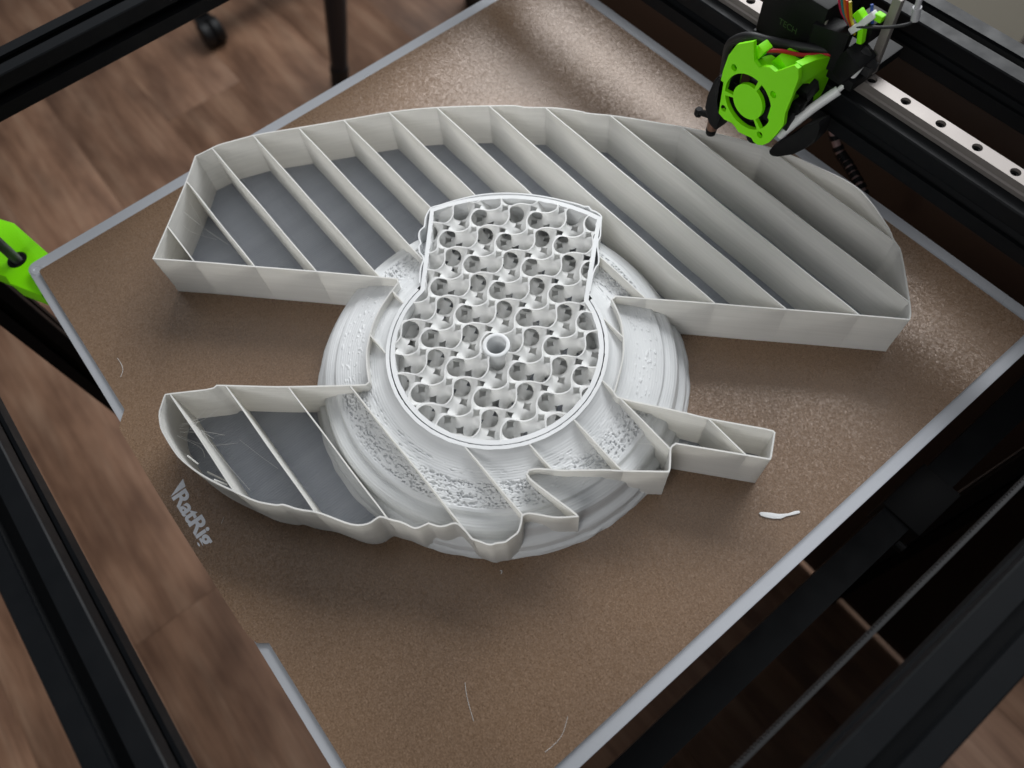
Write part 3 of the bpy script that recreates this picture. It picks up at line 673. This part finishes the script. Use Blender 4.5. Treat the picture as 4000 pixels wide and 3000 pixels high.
for k, col in enumerate(((0.45, 0.01, 0.06), (0.01, 0.16, 0.16), (0.55, 0.13, 0.01), (0.45, 0.02, 0.01), (0.5, 0.38, 0.01))):
    dx = k*1.7
    MB().tube(spline([(306+dx*1.2, 462, 158), (310+dx, 464, 149), (315.5+dx*0.5, 467, 142), (318+dx*0.3, 470, 136)], 5), 0.85, 7).build('ribbon_wire', mat('wire_colour', col, 0.4), hd, 60)
MB().tube(spline([(325, 466, 160), (327, 466, 155), (329, 467, 150)], 4), 0.9, 7).build('ribbon_wire', mat('wire_blue', (0.02, 0.06, 0.3), 0.4), hd, 60)
mb = MB(); mb.box((321, 466, 151), (6, 5, 5), Matrix.Rotation(0.5, 3, 'Y')); mb.box((326, 466, 142), (3.5, 4, 11), Matrix.Rotation(-0.25, 3, 'Y')); mb.box((332, 466, 156), (5, 4, 4))
mb.build('plug', M_GREEN, hd, 30, 0.8)
mb = MB(); mb.box((322.5, 465, 145), (4, 4, 10), Matrix.Rotation(0.6, 3, 'Y')); mb.box((327, 465, 153), (4, 4, 10), Matrix.Rotation(0.5, 3, 'Y'))
mb.build('plug', M_GREY, hd, 30, 0.8)
MB().tube(spline([(318.9, 466, 138), (322, 464, 145), (329, 464, 149), (338, 470, 151), (345, 476, 154), (346.5, 480, 158)], 6), 0.9, 8).build('cable', M_RUB, hd, 60)
mb = MB(); mb.tube([(346, 478, 156), (345, 476, 164)], 2.3, 10); mb.tube([(345, 476, 164), (344.5, 475, 170)], 1.6, 10); mb.build('plug', mat('milky_plug', (0.5, 0.5, 0.52), 0.4), hd, 40)
mb = MB(); mb.tube(spline([(327, 470, 130), (332, 472, 126), (336, 475, 120)], 4), 3.2, 10); mb.box((333, 474, 119), (9, 8, 6)); mb.build('cable_tie_bundle', M_RUB, hd, 40)

# wiring that hangs behind the bed
cb = thing('cable_bundle', 'black ribbed cable chain with red and white wires hanging behind the bed', 'cable')
cp = spline([(262, 566, 10), (297.7, 560, -30), (317.5, 556, -38), (337.8, 550, -44), (356, 546, -60), (366, 545, -85)], 8)
MB().tube(cp, 3.2, 10).build('inner_wires', mat('pale_wires', (0.42, 0.28, 0.27), 0.5), cb, 60)
cl = None
for i in range(1, len(cp)-1, 2):
    d = (cp[i+1]-cp[i-1]).normalized()
    o = MB().tube([tuple(cp[i]-d*1.9), tuple(cp[i]+d*1.9)], 4.6, 12).build('chain_link', M_BLK, cb, 40)

# ------------------------------------------------------------------ loose bits on the sheet
sp = [(473.0, 270.4), (473.5, 272.1), (476.8, 275.5), (481.1, 279.2), (484.2, 283.5), (485.9, 287.9), (487.1, 289.6), (488.2, 289.7), (488.4, 288.5), (486.9, 285.4), (484.8, 281.4), (483.7, 277.7), (480.6, 274.2), (477.6, 271.8), (475.1, 270.3)]
tag(MB().prism([tuple(p) for p in sp], [], XY(0), 0.05, 0.9).build('plastic_scrap', M_PLAS, None, 30, 0.25), 'thin white leaf shaped plastic scrap lying on the sheet near its right edge', 'plastic scrap')
wl = [('pale curved plastic hair on the sheet left of the disc', [(111.4, 13.8), (117.4, 13.8), (123.1, 12.6), (127.1, 8.9)], 0.13),
      ('tiny white plastic crumb just below the rounded spout of the print', [(400.5, 129.4), (401.5, 129.9), (402.4, 128.5)], 0.3),
      ('faint straight plastic thread low in the middle of the sheet', [(436.5, 75.6), (441.7, 72.7), (447.2, 70.3), (455.3, 67.4)], 0.09),
      ('faint bent plastic thread near the bottom corner of the sheet', [(485.7, 108.7), (488.5, 104.5), (490.7, 100.3), (491.6, 94.5), (491.3, 87.9)], 0.10),
      ('short pale hair beside the silver logo', [(263.3, 16.5), (265.0, 14.4), (266.2, 13.1)], 0.10)]
for lab, P, rad in wl:
    o = MB().tube([(x, y, 0.25) for x, y in [tuple(v) for v in spline([Vector(p) for p in P], 5)]], rad, 6).build('plastic_hair', M_PLAS, None, 60)
    tag(o, lab, 'plastic hair', 'loose plastic hairs on the sheet')

# ------------------------------------------------------------------ furniture on the floor behind
FZ = -782
M_FUR = mat('black_metal', (0.012, 0.015, 0.022), 0.28); M_FPL = mat('furniture_plastic', (0.010, 0.010, 0.011), 0.5)
ch = thing('office_chair', 'black castor and star base arm of an office chair on the wooden floor', 'chair')
wc = Vector((-1235, 458, FZ+30))
w1 = MB().lathe([(0, -12), (26, -12), (30, -8), (30, 8), (26, 12), (0, 12)], tuple(wc+Vector((0, -13, 0))), 28, 'y').build('wheel', M_FPL, ch, 40)
w2 = w1.copy(); COL.objects.link(w2); w2.location = (0, 0.027, 0); w2.parent = ch
mb = MB(); mb.box((wc.x-22, wc.y, FZ+52), (34, 40, 20)); mb.tube([(wc.x-34, wc.y, FZ+50), (wc.x-34, wc.y, FZ+100)], 11, 14); mb.build('castor_fork', M_FPL, ch, 40, 3)
mb = MB(); mb.tube([(wc.x-34, wc.y, FZ+100), (wc.x-40, wc.y+330, FZ+150)], [24, 34], 14); mb.build('base_arm', M_FPL, ch, 40)
st = thing('stool', 'dark blue black tubular leg of a stool behind the bed', 'stool')
for (b, t) in (((-905, 610, FZ), (-900, 690, FZ+330)), ((-905, 1010, FZ), (-960, 960, FZ+330))):
    b, t = Vector(b), Vector(t)
    MB().tube([tuple(b+(t-b)*0.10), tuple(b+(t-b)*0.4), tuple(t)], [19, 23, 27], 20).build('leg', M_FUR, st, 60)
    MB().tube([tuple(b), tuple(b+(t-b)*0.12)], [21, 22], 20).build('foot_cap', M_FPL, st, 60)
MB().box((-930, 820, FZ+345), (90, 460, 30)).build('crossbar', M_FUR, st, 30, 5)
bx = MB(); bx.box((60, 1420, -560), (330, 520, 430))
tag(bx.build('storage_box', mat('olive_fabric', (0.085, 0.075, 0.055), 0.85), None, 30, 6), 'dim olive box standing behind the far frame beam', 'box')
bx = MB(); bx.box((490, 1430, -265), (550, 500, 1030))  # height out of view added to block window light from the right floor
tag(bx.build('shading_unit', mat('grey_laminate', (0.30, 0.29, 0.29), 0.5), None, 30, 4), 'grey unit behind the far frame beam, made tall to block window light', 'shading unit')
bpy.context.view_layer.update()
